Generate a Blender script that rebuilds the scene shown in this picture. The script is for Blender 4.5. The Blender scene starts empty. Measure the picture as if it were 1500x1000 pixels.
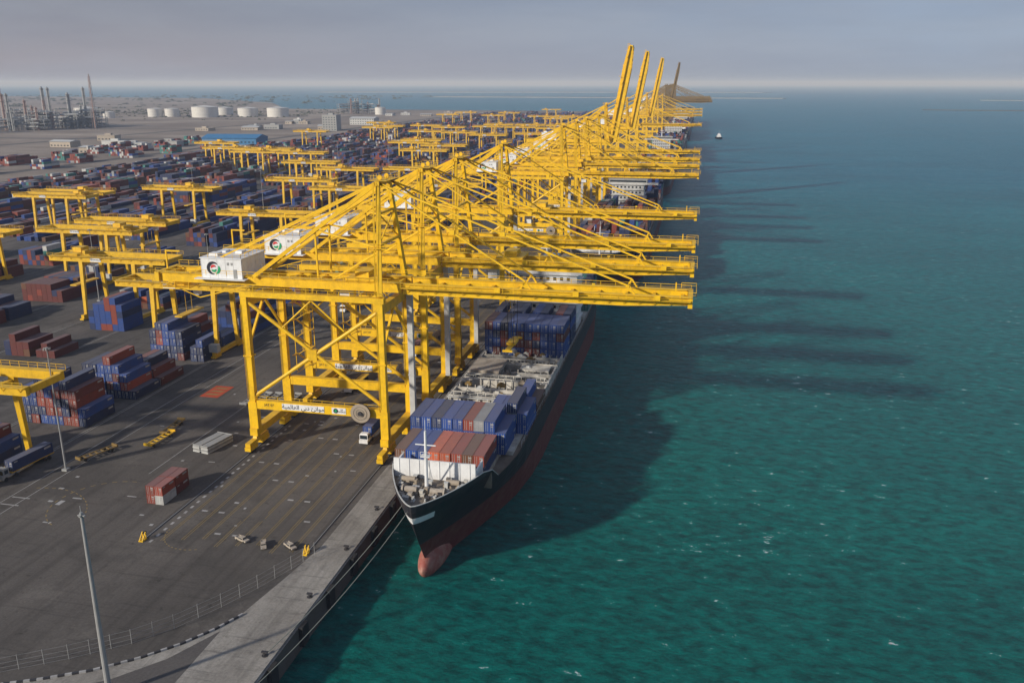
import bpy, math, random
from mathutils import Vector, Matrix
random.seed(7)
C=bpy.context.scene.collection
# ---------------- materials ----------------
def newmat(n):
    m=bpy.data.materials.new(n); m.use_nodes=True
    nt=m.node_tree; b=nt.nodes['Principled BSDF']; return m,nt,b
def N(nt,t,**k):
    n=nt.nodes.new(t)
    for a,v in k.items(): setattr(n,a,v)
    return n
def ramp(nt,src,a,b,c0=(0,0,0,1),c1=(1,1,1,1)):
    r=N(nt,'ShaderNodeValToRGB'); r.color_ramp.elements[0].position=a; r.color_ramp.elements[1].position=b
    r.color_ramp.elements[0].color=c0; r.color_ramp.elements[1].color=c1
    nt.links.new(src,r.inputs[0]); return r.outputs[0]
def noise(nt,vec,scale,detail=4,rough=.55):
    n=N(nt,'ShaderNodeTexNoise'); n.inputs['Scale'].default_value=scale; n.inputs['Detail'].default_value=detail
    n.inputs['Roughness'].default_value=rough
    if vec is not None: nt.links.new(vec,n.inputs['Vector'])
    return n.outputs['Fac']
def mix(nt,fac,a,b,mode='MIX'):
    m=N(nt,'ShaderNodeMix',data_type='RGBA',blend_type=mode)
    def s(i,v):
        if isinstance(v,(int,float)): m.inputs[i].default_value=v
        elif isinstance(v,tuple): m.inputs[i].default_value=v if len(v)==4 else (*v,1)
        else: nt.links.new(v,m.inputs[i])
    s(0,fac); s(6,a); s(7,b); return m.outputs[2]
def mapping(nt,src,scale,rot=0):
    m=N(nt,'ShaderNodeMapping'); m.inputs['Scale'].default_value=scale; m.inputs['Rotation'].default_value=(0,0,rot)
    nt.links.new(src,m.inputs['Vector']); return m.outputs[0]
def mth(nt,op,a,b):
    m=N(nt,'ShaderNodeMath',operation=op)
    for i,v in enumerate((a,b)):
        if isinstance(v,(int,float)): m.inputs[i].default_value=v
        else: nt.links.new(v,m.inputs[i])
    return m.outputs[0]
def paint(n,col,rough=.5,dirt=.35,dust=0.0,var=0.0,spec=.4,corr=False,dirtcol=(.12,.07,.04)):
    m,nt,b=newmat(n); g=N(nt,'ShaderNodeNewGeometry'); P=g.outputs['Position']
    f=ramp(nt,noise(nt,P,.55,5,.65),.42,.75)
    base=mix(nt,mth(nt,'MULTIPLY',f,dirt),col,tuple(c*.45+d*.35 for c,d in zip(col,dirtcol)))
    st=ramp(nt,noise(nt,mapping(nt,P,(1.6,1.6,.12)),1,4,.6),.56,.78)
    base=mix(nt,mth(nt,'MULTIPLY',st,dirt*.8),base,tuple(c*.5+d*.25 for c,d in zip(col,dirtcol)))
    if var:
        oi=N(nt,'ShaderNodeObjectInfo'); hs=N(nt,'ShaderNodeHueSaturation')
        mr=N(nt,'ShaderNodeMapRange'); nt.links.new(oi.outputs['Random'],mr.inputs[0]); mr.inputs[3].default_value=1-var; mr.inputs[4].default_value=1+var
        nt.links.new(mr.outputs[0],hs.inputs['Value']); nt.links.new(base,hs.inputs['Color']); base=hs.outputs[0]
    if dust:
        sx=N(nt,'ShaderNodeSeparateXYZ'); nt.links.new(g.outputs['Normal'],sx.inputs[0])
        d=ramp(nt,sx.outputs[2],.6,.9)
        base=mix(nt,mth(nt,'MULTIPLY',d,dust),base,(.30,.29,.29))
    nt.links.new(base,b.inputs['Base Color']); b.inputs['Roughness'].default_value=rough
    b.inputs['Specular IOR Level'].default_value=spec
    if corr:
        tc=N(nt,'ShaderNodeTexCoord'); w=N(nt,'ShaderNodeTexWave',bands_direction='Y'); w.inputs['Scale'].default_value=1.1
        nt.links.new(tc.outputs['Object'],w.inputs['Vector'])
        bp=N(nt,'ShaderNodeBump'); bp.inputs['Strength'].default_value=.5; bp.inputs['Distance'].default_value=.06
        nt.links.new(w.outputs['Fac'],bp.inputs['Height']); nt.links.new(bp.outputs[0],b.inputs['Normal'])
    return m
YEL=paint('crane_yellow_paint',(.84,.50,.006),.5,.7,dust=.05,dirtcol=(.2,.08,.02))
YEL2=paint('yard_crane_yellow_paint',(.74,.44,.012),.5,.7,dust=.05,dirtcol=(.2,.08,.02))
OCH=paint('weathered_ochre_and_cloud_shade',(.22,.14,.04),.7,.5)  # worn ochre for trailers and bins; on far cranes it stands for cloud shade
WHT=paint('white_paint',(.74,.74,.73),.5,.4)
SHW=paint('ship_white_paint',(.50,.50,.49),.6,.6)
GREY=paint('grey_steel',(.30,.30,.29),.6,.4)
LGREY=paint('light_grey_steel',(.50,.50,.48),.6,.5)
DARK=paint('dark_steel',(.035,.035,.04),.6,.3)
BLK=paint('black_hull_paint',(.014,.016,.022),.4,.6,dirtcol=(.14,.08,.06))
RED=paint('antifouling_red',(.13,.024,.022),.6,.9,dirtcol=(.34,.2,.14))
BULB=paint('worn_bulb_red',(.28,.075,.055),.6,1.0,dirtcol=(.75,.55,.42))
DECK=paint('ship_deck',(.20,.165,.13),.8,.9)
HATCH=paint('hatch_cover_grey',(.38,.33,.27),.8,1.0)
HATCH2=paint('hatch_cover_pale',(.56,.53,.47),.8,1.0)
GLASS=paint('window_glass',(.02,.03,.04),.15,0,spec=.8)
RUB=paint('rubber',(.02,.02,.02),.8,.1)
CONC=paint('concrete_wall',(.09,.08,.07),.9,.7)
MARKY=paint('road_paint_yellow',(.27,.185,.06),.8,1.0,dirtcol=(.16,.13,.10))
MARKW=paint('road_paint_white',(.38,.37,.36),.8,1.0,dirtcol=(.2,.18,.16))
MARKR=paint('road_paint_red',(.42,.06,.02),.8,.7)
LOGOG=paint('emblem_green',(.02,.30,.12),.5,0); LOGOR=paint('emblem_red',(.6,.03,.03),.5,0); LOGON=paint('emblem_navy',(.012,.014,.025),.5,0)
REEL=paint('reel_brown',(.34,.28,.21),.7,.5)
ROPE=paint('rope',(.20,.21,.18),.8,.2)
BEIGE=paint('beige_wall',(.42,.36,.29),.9,.5); BLUEW=paint('blue_cladding',(.04,.18,.36),.6,.4)
TANK=paint('tank_white',(.60,.58,.54),.6,.3)
FOL=paint('dry_foliage',(.05,.06,.03),.9,.5)
STK=paint('stack_redwhite',(.30,.20,.17),.7,.4)
CC={'blue':(.018,.062,.25),'navy':(.016,.032,.10),'brick':(.25,.048,.030),'orange':(.52,.11,.045),'maroon':(.13,.028,.024),
 'grey':(.33,.34,.35),'white':(.58,.57,.54),'teal':(.05,.22,.19),'brown':(.15,.065,.035)}
CM={k:paint('container_'+k,v,.6,.55,dust=.30,var=.28,corr=True) for k,v in CC.items()}
CK=list(CC)
# ---------------- mesh helpers ----------------
class MB:
    def __init__(s): s.v=[];s.f=[];s.m=[]
    def add(s,vs,fs,mi=0):
        o=len(s.v); s.v+= [tuple(v) for v in vs]; s.f+=[tuple(i+o for i in f) for f in fs]; s.m+=[mi]*len(fs)
    def box(s,x0,x1,y0,y1,z0,z1,mi=0,top=1.0):
        cx=(x0+x1)/2; cy=(y0+y1)/2; hx=(x1-x0)/2*top; hy=(y1-y0)/2*top
        vs=[(x0,y0,z0),(x1,y0,z0),(x1,y1,z0),(x0,y1,z0),(cx-hx,cy-hy,z1),(cx+hx,cy-hy,z1),(cx+hx,cy+hy,z1),(cx-hx,cy+hy,z1)]
        s.add(vs,[(0,3,2,1),(4,5,6,7),(0,1,5,4),(1,2,6,5),(2,3,7,6),(3,0,4,7)],mi)
    def beam(s,p,q,w,h=None,w2=None,h2=None,mi=0):
        h=h or w; w2=w2 or w; h2=h2 or h
        p=Vector(p);q=Vector(q);d=(q-p).normalized()
        up=Vector((0,0,1)) if abs(d.z)<.99 else Vector((0,1,0))
        a=d.cross(up).normalized(); u=a.cross(d).normalized()
        vs=[]
        for c,ww,hh in((p,w,h),(q,w2,h2)):
            vs+=[c-a*ww/2-u*hh/2,c+a*ww/2-u*hh/2,c+a*ww/2+u*hh/2,c-a*ww/2+u*hh/2]
        s.add(vs,[(0,3,2,1),(4,5,6,7),(0,1,5,4),(1,2,6,5),(2,3,7,6),(3,0,4,7)],mi)
    def tube(s,p,q,r,r2=None,n=10,mi=0):
        r2=r if r2 is None else r2
        p=Vector(p);q=Vector(q);d=(q-p).normalized()
        up=Vector((0,0,1)) if abs(d.z)<.99 else Vector((0,1,0))
        a=d.cross(up).normalized(); u=a.cross(d).normalized(); vs=[]
        for c,rr in((p,r),(q,r2)):
            for i in range(n):
                t=2*math.pi*i/n; vs.append(c+a*math.cos(t)*rr+u*math.sin(t)*rr)
        fs=[(i,(i+1)%n,n+(i+1)%n,n+i) for i in range(n)]+[tuple(range(n))[::-1],tuple(range(n,2*n))]
        s.add(vs,fs,mi)
    def rail(s,p,q,h=1.1,step=3.,r=.09):
        p=Vector(p);q=Vector(q);L=(q-p).length;n=max(1,int(L/step)); z=Vector((0,0,h))
        s.beam(p+z,q+z,r); s.beam(p+z*.5,q+z*.5,r*.7)
        for i in range(n+1):
            c=p.lerp(q,i/n); s.beam(c,c+z,r)
    def obj(s,name,mats,parent=None,smooth=False,rec=True):
        me=bpy.data.meshes.new(name); me.from_pydata(s.v,[],s.f)
        if not isinstance(mats,(list,tuple)): mats=[mats]
        for m in mats: me.materials.append(m)
        me.polygons.foreach_set('material_index',s.m)
        if smooth: me.polygons.foreach_set('use_smooth',[True]*len(s.f))
        me.update(); o=bpy.data.objects.new(name,me); C.objects.link(o)
        if parent: o.parent=parent
        return o
def tag(o,label,cat,group=None):
    o['label']=label; o['category']=cat
    if group: o['group']=group
    return o
def root(name,label,cat,group=None,loc=(0,0,0),rz=0,sc=1):
    o=bpy.data.objects.new(name,None); C.objects.link(o); o.location=loc; o.rotation_euler=(0,0,rz); o.empty_display_size=.5; o.scale=(sc,sc,sc)
    return tag(o,label,cat,group)
def clone(o,loc=None,rz=None,parent=None):
    n=o.copy(); C.objects.link(n)
    if parent: n.parent=parent
    for ch in o.children: clone(ch,parent=n)
    if loc is not None: n.location=loc
    if rz is not None: n.rotation_euler=(0,0,rz)
    return n
def structure(o): o['kind']='structure'; return o
def text_mesh(name,body,size,mat,parent,loc,rot,ext=0.02):
    cu=bpy.data.curves.new(name,'FONT'); cu.body=body; cu.size=size; cu.align_x='CENTER'; cu.align_y='CENTER'; cu.extrude=ext
    t=bpy.data.objects.new(name+'_tmp',cu); C.objects.link(t)
    dg=bpy.context.evaluated_depsgraph_get(); me=bpy.data.meshes.new_from_object(t.evaluated_get(dg))
    bpy.data.objects.remove(t); me.materials.clear(); me.materials.append(mat)
    o=bpy.data.objects.new(name,me); C.objects.link(o); o.parent=parent; o.location=loc; o.rotation_euler=rot
    return o
# ---------------- camera / light / world ----------------
cam=bpy.data.cameras.new('camera'); co=bpy.data.objects.new('camera',cam); C.objects.link(co)
co.location=(62.5,-165.6,78); co.rotation_euler=(math.radians(90-16.6),0,math.radians(12))
cam.lens=30.4; cam.sensor_width=36; cam.clip_end=100000; cam.clip_start=1
bpy.context.scene.camera=co
EL=math.radians(22.5); hx,hy=.67,.742
sun=bpy.data.lights.new('sun','SUN'); sun.energy=4.5; sun.angle=math.radians(2.2); sun.color=(1,.93,.82)
so=bpy.data.objects.new('sun',sun); C.objects.link(so)
so.rotation_euler=Vector((hx*math.cos(EL),hy*math.cos(EL),-math.sin(EL))).to_track_quat('-Z','Y').to_euler()
so.location=(0,0,300)
w=bpy.data.worlds.new('World'); bpy.context.scene.world=w; w.use_nodes=True; nt=w.node_tree
bg=nt.nodes['Background']; sky=N(nt,'ShaderNodeTexSky',sky_type='NISHITA'); sky.sun_disc=False
sky.sun_elevation=EL; sky.sun_rotation=math.atan2(-hx,-hy)%(2*math.pi); sky.dust_density=2; sky.air_density=1.2
tc=N(nt,'ShaderNodeTexCoord'); v=tc.outputs['Generated']
sx=N(nt,'ShaderNodeSeparateXYZ'); nt.links.new(v,sx.inputs[0])
def grad(cols):
    g=N(nt,'ShaderNodeValToRGB'); nt.links.new(sx.outputs[2],g.inputs[0]); el=g.color_ramp.elements
    el[0].position=0; el[0].color=(*cols[0][1],1); el[1].position=1; el[1].color=(*cols[-1][1],1)
    for p,c in cols[1:-1]: e=el.new(p); e.color=(*c,1)
    return g.outputs[0]
gr=grad([(0,(2.3,2.9,3.9)),(.02,(2.7,3.4,4.6)),(.05,(3.0,3.8,5.1)),(.10,(2.5,3.3,4.8)),(.3,(1.8,2.5,3.9)),(1,(1.4,2.0,3.4))])
gl_=grad([(0,(2.7,2.5,2.9)),(.02,(3.0,2.8,3.2)),(.05,(2.7,2.7,3.2)),(.10,(2.0,2.25,2.9)),(.3,(1.8,2.5,3.9)),(1,(1.4,2.0,3.4))])
lr=ramp(nt,mth(nt,'ADD',sx.outputs[0],.62),.0,.85)
gg=mix(nt,lr,gl_,gr)
cl=ramp(nt,noise(nt,mapping(nt,v,(3,3,14)),1.6,7,.6),.40,.72)
clb=mix(nt,mth(nt,'MULTIPLY',cl,.42),gg,(3.3,3.6,4.3))
cl2=ramp(nt,noise(nt,mapping(nt,v,(2,2,16)),2.3,5,.6),.42,.72)
clb=mix(nt,mth(nt,'MULTIPLY',cl2,.22),clb,(1.7,2.0,2.9))
nt.links.new(mix(nt,.93,sky.outputs[0],clb),bg.inputs[0]); bg.inputs[1].default_value=.108
vs=bpy.context.scene.view_settings; vs.view_transform='Standard'; vs.look='None'; vs.exposure=0
# ---------------- setting ----------------
def sheet(name,pts,z,mat,drop=None,mats2=None):
    mb=MB(); n=len(pts); mb.add([(x,y,z) for x,y in pts],[tuple(range(n))])
    if drop is not None:
        mb.add([(x,y,z) for x,y in pts]+[(x,y,drop) for x,y in pts],[(i,n+i,n+(i+1)%n,(i+1)%n) for i in range(n)],1)
        return structure(mb.obj(name,[mat,mats2]))
    return structure(mb.obj(name,mat))
m,nt,b=newmat('sea_water'); g=N(nt,'ShaderNodeNewGeometry'); P=g.outputs['Position']
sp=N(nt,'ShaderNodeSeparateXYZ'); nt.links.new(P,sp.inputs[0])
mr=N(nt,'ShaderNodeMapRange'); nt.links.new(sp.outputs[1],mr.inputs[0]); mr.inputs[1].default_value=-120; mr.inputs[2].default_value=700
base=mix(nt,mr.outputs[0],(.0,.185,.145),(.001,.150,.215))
big=ramp(nt,noise(nt,mapping(nt,P,(.005,.012,.01),.3),1,5,.65),.34,.68)
base=mix(nt,big,base,mix(nt,.38,base,(.0,.04,.06)))
rp=ramp(nt,noise(nt,mapping(nt,P,(.30,.55,.3),.5),1,7,.78),.38,.62,(.42,.46,.50,1),(1.5,1.46,1.42,1))
base=mix(nt,1.0,base,rp,'MULTIPLY')
wc=noise(nt,mapping(nt,P,(.30,.55,.3),.5),1,5,.7)
wp=noise(nt,mapping(nt,P,(.02,.02,.02)),1,2,.5)
wcf=ramp(nt,mth(nt,'ADD',wc,mth(nt,'MULTIPLY',wp,.14)),.738,.772)
base=mix(nt,wcf,base,(.72,.80,.80))
nt.links.new(base,b.inputs['Base Color']); b.inputs['Roughness'].default_value=.28; b.inputs['IOR'].default_value=1.33; b.inputs['Specular IOR Level'].default_value=.26
b.inputs['Subsurface Weight'].default_value=.55; b.inputs['Subsurface Radius'].default_value=(.8,4.5,4.0); b.inputs['Subsurface Scale'].default_value=1.0
n1=noise(nt,mapping(nt,P,(.30,.55,.5),.5),1,8,.78)
n2=noise(nt,mapping(nt,P,(.05,.10,.1),.6),1,4,.55)
ad=mth(nt,'ADD',n1,mth(nt,'MULTIPLY',n2,1.5))
bp=N(nt,'ShaderNodeBump'); bp.inputs['Strength'].default_value=1; bp.inputs['Distance'].default_value=3.2
nt.links.new(ad,bp.inputs['Height']); nt.links.new(bp.outputs[0],b.inputs['Normal'])
WATER=m
S=60000
sheet('sea_water',[(-S,-3000),(S,-3000),(S,S),(-S,S)],-4,WATER)
def groundmat(n,c0,c1,c2,s1,s2,streak=None,stain=0):
    m,nt,b=newmat(n); g=N(nt,'ShaderNodeNewGeometry'); P=g.outputs['Position']
    base=mix(nt,ramp(nt,noise(nt,P,s1,6,.6),.38,.64),c0,c1)
    base=mix(nt,ramp(nt,noise(nt,P,s2,5,.7),.5,.8),base,c2)
    if streak:
        base=mix(nt,mth(nt,'MULTIPLY',ramp(nt,noise(nt,mapping(nt,P,streak),1,4,.6),.48,.75),.6),base,tuple(c*.5 for c in c0))
        base=mix(nt,mth(nt,'MULTIPLY',ramp(nt,noise(nt,mapping(nt,P,(streak[0]*3,streak[1]*3,.1)),1,4,.6),.55,.66),.35),base,mix(nt,.35,base,(.03,.028,.026)))
        # crossing tyre arcs
        base=mix(nt,mth(nt,'MULTIPLY',ramp(nt,noise(nt,mapping(nt,P,(.06,1.1,.1),.9),1,3,.5),.60,.68),.30),base,(.035,.032,.030))
    if stain:
        base=mix(nt,mth(nt,'MULTIPLY',ramp(nt,noise(nt,P,.42,4,.65),.62,.70),stain),base,(.03,.027,.024))
        base=mix(nt,mth(nt,'MULTIPLY',ramp(nt,noise(nt,P,.09,5,.7),.58,.66),stain*.6),base,(.19,.17,.15))
    fine=noise(nt,P,2.5,3,.7); fr=ramp(nt,fine,.3,.75,(.80,.80,.80,1),(1.14,1.14,1.14,1)); base=mix(nt,1.0,base,fr,'MULTIPLY')
    nt.links.new(base,b.inputs['Base Color']); b.inputs['Roughness'].default_value=.9; b.inputs['Specular IOR Level'].default_value=.2
    return m
ASPH=groundmat('apron_asphalt',(.090,.080,.072),(.145,.128,.114),(.066,.060,.054),.022,.13,(.5,.02,.1),.5)
YARD=groundmat('yard_paving',(.080,.072,.066),(.145,.128,.114),(.058,.052,.048),.03,.2,(.3,.02,.1),.4)
STRIP=groundmat('quay_concrete',(.25,.228,.20),(.34,.315,.28),(.16,.145,.13),.08,.4,(.6,.04,.1),.4)
SAND=groundmat('dry_sand',(.22,.175,.14),(.40,.33,.27),(.12,.098,.08),.006,.012,(.0015,.012,.01))
ROAD=groundmat('road_asphalt',(.10,.09,.085),(.13,.12,.11),(.08,.07,.07),.02,.1)
PAN=groundmat('pale_sandbar',(.30,.28,.24),(.36,.34,.30),(.22,.21,.19),.01,.03)
land=[(8,-400),(8,2350),(-420,2450),(-1250,2500),(-1700,3300),(-2600,4300),(-9000,6200),(-30000,9000),(-30000,-400)]
sheet('ground',land,0,SAND,-7,CONC)
sheet('yard_pavement',[(-500,-400),(7.9,-400),(7.9,2300),(-500,2300)],.004,YARD)
sheet('apron_pavement',[(-66,-400),(1.5,-400),(1.5,2300),(-66,2300)],.008,ASPH)
sheet('quay_pavement',[(1.5,-400),(7.95,-400),(7.95,2300),(1.5,2300)],.008,STRIP)
cur=[(1.5,-40),(0,-50),(-2,-61),(-6,-68.5),(-11,-74),(-18,-79),(-27,-84),(-45,-89),(-90,-94)]
sheet('access_road_pavement',[(1.5,-400)]+cur+[(-90,-400)],.012,STRIP)
sheet('access_road',[(-3,-400)]+[(x-1,y-5) for x,y in cur[2:]]+[(-90,-400)],.016,ROAD)
def strip(name,pts,mat,h=3):
    sheet(name,pts,-4+h,mat,-5,mat)
strip('sandbar_island',[(1420,4700),(3500,4350),(3600,4430),(1430,4750)],PAN,2)
strip('breakwater_island',[(750,2900),(1700,2760),(1710,2772),(755,2908)],CONC,2)
strip('far_island',[(-1600,5200),(500,5050),(520,5100),(-1500,5330)],PAN,3)
strip('far_island',[(-3500,7800),(600,8400),(700,8600),(-3500,8300)],PAN,4)
sheet('road',[(-560,-300),(-545,-300),(-545,2300),(-560,2300)],.02,ROAD)
sheet('road',[(-2500,540),(-560,620),(-560,640),(-2500,565)],.024,ROAD)
sheet('road',[(-2600,800),(-560,1000),(-560,1016),(-2600,822)],.024,ROAD)
sheet('road',[(-2600,1000),(-560,1300),(-560,1314),(-2600,1018)],.024,ROAD)
sheet('road',[(-900,-300),(-885,-300),(-760,2300),(-775,2300)],.028,ROAD)
HZ,nt,b=newmat('haze'); nt.nodes.remove(b)
vsn=N(nt,'ShaderNodeVolumeScatter'); vsn.inputs['Color'].default_value=(.56,.64,.80,1)
vsn.inputs['Density'].default_value=.00012; vsn.inputs['Anisotropy'].default_value=.0
nt.links.new(vsn.outputs[0],nt.nodes['Material Output'].inputs['Volume'])
mb=MB(); mb.box(-25000,25000,-2500,40000,-20,150); structure(mb.obj('haze',HZ))
def marks(name,rects,mat,z=.020):
    mb=MB()
    for x0,x1,y0,y1 in rects: mb.add([(x0,y0,z),(x1,y0,z),(x1,y1,z),(x0,y1,z)],[(0,1,2,3)])
    return structure(mb.obj(name,mat))
lines=[]
for i,x in enumerate([-27.5,-24,-20.5,-17,-13.5,-10,-6.5,-3.2]):
    for k in (0,.45):
        y=-44+(i%3)
        while y<900:
            L_=random.uniform(8,40); lines.append((x+k,x+k+.12,y,y+L_)); y+=L_+(random.uniform(.5,4) if random.random()<.5 else .3)
marks('lane_marking_paint',lines,MARKY)
r=[]
for j in range(60):
    for x in (-25.7,-22.2,-18.7,-15.2,-11.7,-8.2,-4.8):
        if (j*7+int(x))%3==0: r.append((x-.6,x+.6,-40+j*7.5,-40+j*7.5+.5))
for j in range(26):
    y=-45+j*2.2; r.append((-29.2,-28.7,y,y+.9))
r+=[(-63,-62.85,-60,500),(-66.5,-66.35,-60,500),(-46,-45.85,-20,500)]
r+=[(-66,-62,-38,-37.7),(-66,-62,-35,-34.7),(-54,-52,-33,-32.6),(-55.5,-54.5,-36,-34.2),(-44,-42,-30,-29.7),(-40,-38,-25,-24.7),(-37,-35.5,-12,-11.7)]
for q in range(40):
    x=random.uniform(-60,-4); y=random.uniform(-44,30); r.append((x,x+random.uniform(.4,1.2),y,y+random.uniform(.3,.8)))
marks('white_marking_paint',r,MARKW,.024)
mb=MB()
for (cx,cy,R,a0,a1,mi) in [(-46,-34,10,90,250,0),(-22,-40,6,180,300,0),(-60,-44,14,20,110,0)]:
    n=28
    for i in range(n):
        if i%2: continue
        t0=math.radians(a0+(a1-a0)*i/n); t1=math.radians(a0+(a1-a0)*(i+1)/n)
        mb.add([(cx+R*math.cos(t0),cy+R*math.sin(t0),.028),(cx+(R+.2)*math.cos(t0),cy+(R+.2)*math.sin(t0),.028),(cx+(R+.2)*math.cos(t1),cy+(R+.2)*math.sin(t1),.028),(cx+R*math.cos(t1),cy+R*math.sin(t1),.028)],[(0,1,2,3)])
structure(mb.obj('turning_marking_paint',MARKY))
def redmark(x,y):
    mb=MB()
    mb.add([(x-2.6,y-1.6,.03),(x+2.6,y-1.6,.03),(x+2.6,y+7,.03),(x-2.6,y+7,.03)],[(0,1,2,3)],0)
    for k in range(3):
        yy=y+.2+k*2.3; mb.add([(x-2.2,yy,.034),(x+1.2,yy,.034),(x+2.2,yy+.9,.034),(x-1.2,yy+.9,.034)],[(0,1,2,3)],1)
    structure(mb.obj('red_marking_paint',[MARKR,MARKY]))
redmark(-58.5,26); redmark(-76,-46)
for x,nm in((0,'crane_rail_track'),(-30.5,'crane_rail_track')):
    mb=MB(); y0=-42 if x==0 else -44
    mb.box(x-.35,x+.35,y0,2250,.0,.03,0); mb.box(x-.06,x+.06,y0,2250,.03,.12,1); mb.box(x-.75,x-.6,y0,2250,.0,.035,2)
    structure(mb.obj(nm,[DARK,GREY,CONC]))
mb=MB(); mb.box(6.9,7.7,-400,2250,.0,.28); structure(mb.obj('quay_kerb',STRIP))
for k in range(9):
    c=-84-47*k
    for dx in(-10,10):
        mb=MB(); mb.box(c+dx-.5,c+dx+.5,-40,2200,.0,.05,0); mb.box(c+dx-.05,c+dx+.05,-40,2200,.05,.13,1); structure(mb.obj('yard_rail_track',[STRIP,DARK]))
for i,(x,y) in enumerate([(0,-43),(-30.5,-44.7)]):
    rt=root('rail_buffer','yellow steel buffer at the end of the crane rail','buffer','rail end buffers',(x,y,0),0,.6)
    mb=MB(); mb.box(-.7,.7,-1,1.2,0,.4); mb.beam((-.5,-.8,.3),(-.5,1,2.3),.25); mb.beam((.5,-.8,.3),(.5,1,2.3),.25); mb.beam((-.5,1,.3),(-.5,1,2.4),.25); mb.beam((.5,1,.3),(.5,1,2.4),.25); mb.obj('frame',YEL,rt)
    mb=MB(); mb.tube((0,1.1,2),(0,1.8,2),.35); mb.obj('bumper_pad',RUB,rt)
rt=root('bollard','dark cast iron mooring bollard on the quay edge','bollard','bollards along the quay edge',(6.2,-70,0))
mb=MB(); mb.tube((0,0,0),(0,0,.12),.45); mb.tube((0,0,.12),(0,0,.55),.22,.25); mb.beam((-.45,0,.62),(.45,0,.62),.35,.25); mb.obj('bollard_head',DARK,rt)
for i in range(1,24): clone(rt,(6.2,-70+i*15,0))
rt=root('fender','black rubber fender hanging on the quay wall','fender','fenders on the quay wall',(8,-72,0))
mb=MB(); mb.box(0.02,.7,-1,1,-3.2,.1); mb.obj('fender_pad',RUB,rt)
for i in range(1,24): clone(rt,(8,-72+i*10,0))
fp=[(1.6,-43),(-.3,-48),(-3,-54.5),(-6,-60.5),(-10,-67),(-14,-71.5),(-20.5,-76.5),(-28.5,-81.5),(-42,-86),(-60,-89)]
mb=MB()
for (a,b_) in zip(fp,fp[1:]):
    p=Vector((*a,0));q=Vector((*b_,0)); L=(q-p).length; n=max(1,int(L/2.6))
    for i in range(n): c=p.lerp(q,i/n); mb.beam(c,c+Vector((0,0,2.4)),.06); mb.beam(c+Vector((0,0,2.4)),c+Vector((.25,-.25,2.7)),.05)
    for z in(.15,.8,1.5,2.3): mb.beam(p+Vector((0,0,z)),q+Vector((0,0,z)),.025)
tag(mb.obj('security_fence',GREY),'thin grey wire fence curving along the apron edge','fence')
mb=MB(); kb=[(-1.8,-61.6),(-4,-66),(-7,-70.3),(-10.7,-74.2),(-15.5,-78),(-21,-81),(-27,-83.8),(-36,-86.8),(-50,-90)]
kk=0
for a,b_ in zip(kb,kb[1:]):
    p=Vector((*a,.15));q=Vector((*b_,.15)); n=max(1,int((q-p).length/.8))
    for i in range(n):
        mb.beam(p.lerp(q,i/n),p.lerp(q,(i+.97)/n),.3,.3,mi=kk%2); kk+=1
tag(mb.obj('kerb_barrier',[MARKW,DARK]),'black and white concrete kerb barrier beside the access road','barrier')
# ---------------- containers ----------------
K=.85
def cont_mesh(name,L,mat):
    mb=MB(); W=2.44;H=2.59; x=W/2;y=L/2
    mb.box(-x+.06,x-.06,-y+.07,y-.07,.1,H-.03,0)
    for sx_ in(-1,1):
        for sy in(-1,1):
            mb.box(sx_*x-(.14 if sx_>0 else 0),sx_*x+(0 if sx_>0 else .14),sy*y-(.14 if sy>0 else 0),sy*y+(0 if sy>0 else .14),0,H,0)
        for z in(0,H-.13): mb.box(sx_*x-(.12 if sx_>0 else 0),sx_*x+(0 if sx_>0 else .12),-y+.14,y-.14,z+.002,z+.128,0)
    for sy in(-1,1):
        for z in(0,H-.13): mb.box(-x+.14,x-.14,sy*y-(.12 if sy>0 else 0),sy*y+(0 if sy>0 else .12),z+.002,z+.128,0)
    for xx in(-.8,-.35,.35,.8): mb.box(xx-.025,xx+.025,-y+.02,-y+.065,.15,H-.15,1)
    mb.box(.25,.95,-y+.052,-y+.064,1.75,2.1,2); mb.box(.3,.9,-y+.052,-y+.064,1.3,1.45,2)
    for s in(-1,1):
        a=s*(x-.057); mb.box(min(a,a+s*.02),max(a,a+s*.02),y-2.6,y-.6,1.7,2.2,2); mb.box(min(a,a+s*.02),max(a,a+s*.02),-y+.6,-y+1.6,2.0,2.25,2)
    me_o=mb.obj(name,[mat,LGREY,MARKW]); me=me_o.data; bpy.data.objects.remove(me_o); return me
cm={}
def cmesh(L,k):
    if (L,k) not in cm: cm[(L,k)]=cont_mesh('shipping_container_'+k,L,CM[k])
    return cm[(L,k)]
cword={'blue':'blue','navy':'dark navy','brick':'brick red','orange':'orange red','maroon':'dark maroon','grey':'grey','white':'white','teal':'teal green','brown':'brown'}
conts=[]
def pick(ws): return random.choices(list(ws),list(ws.values()))[0]
WA={'blue':5,'navy':5,'brick':2,'maroon':3.5,'orange':.2,'grey':.25,'white':.2,'teal':.3,'brown':1.4}
WB={'blue':7,'navy':5,'brick':1,'maroon':2}
WR={'maroon':6,'brick':2.5,'brown':2,'blue':1,'navy':2}
WS={'blue':7,'navy':2.5,'brick':1.5,'grey':1.5,'brown':.6,'orange':.7}
WF={'blue':3,'navy':4,'brick':3,'maroon':4,'orange':.5,'grey':1.2,'white':1.1,'teal':1.3,'brown':2.5}
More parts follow.
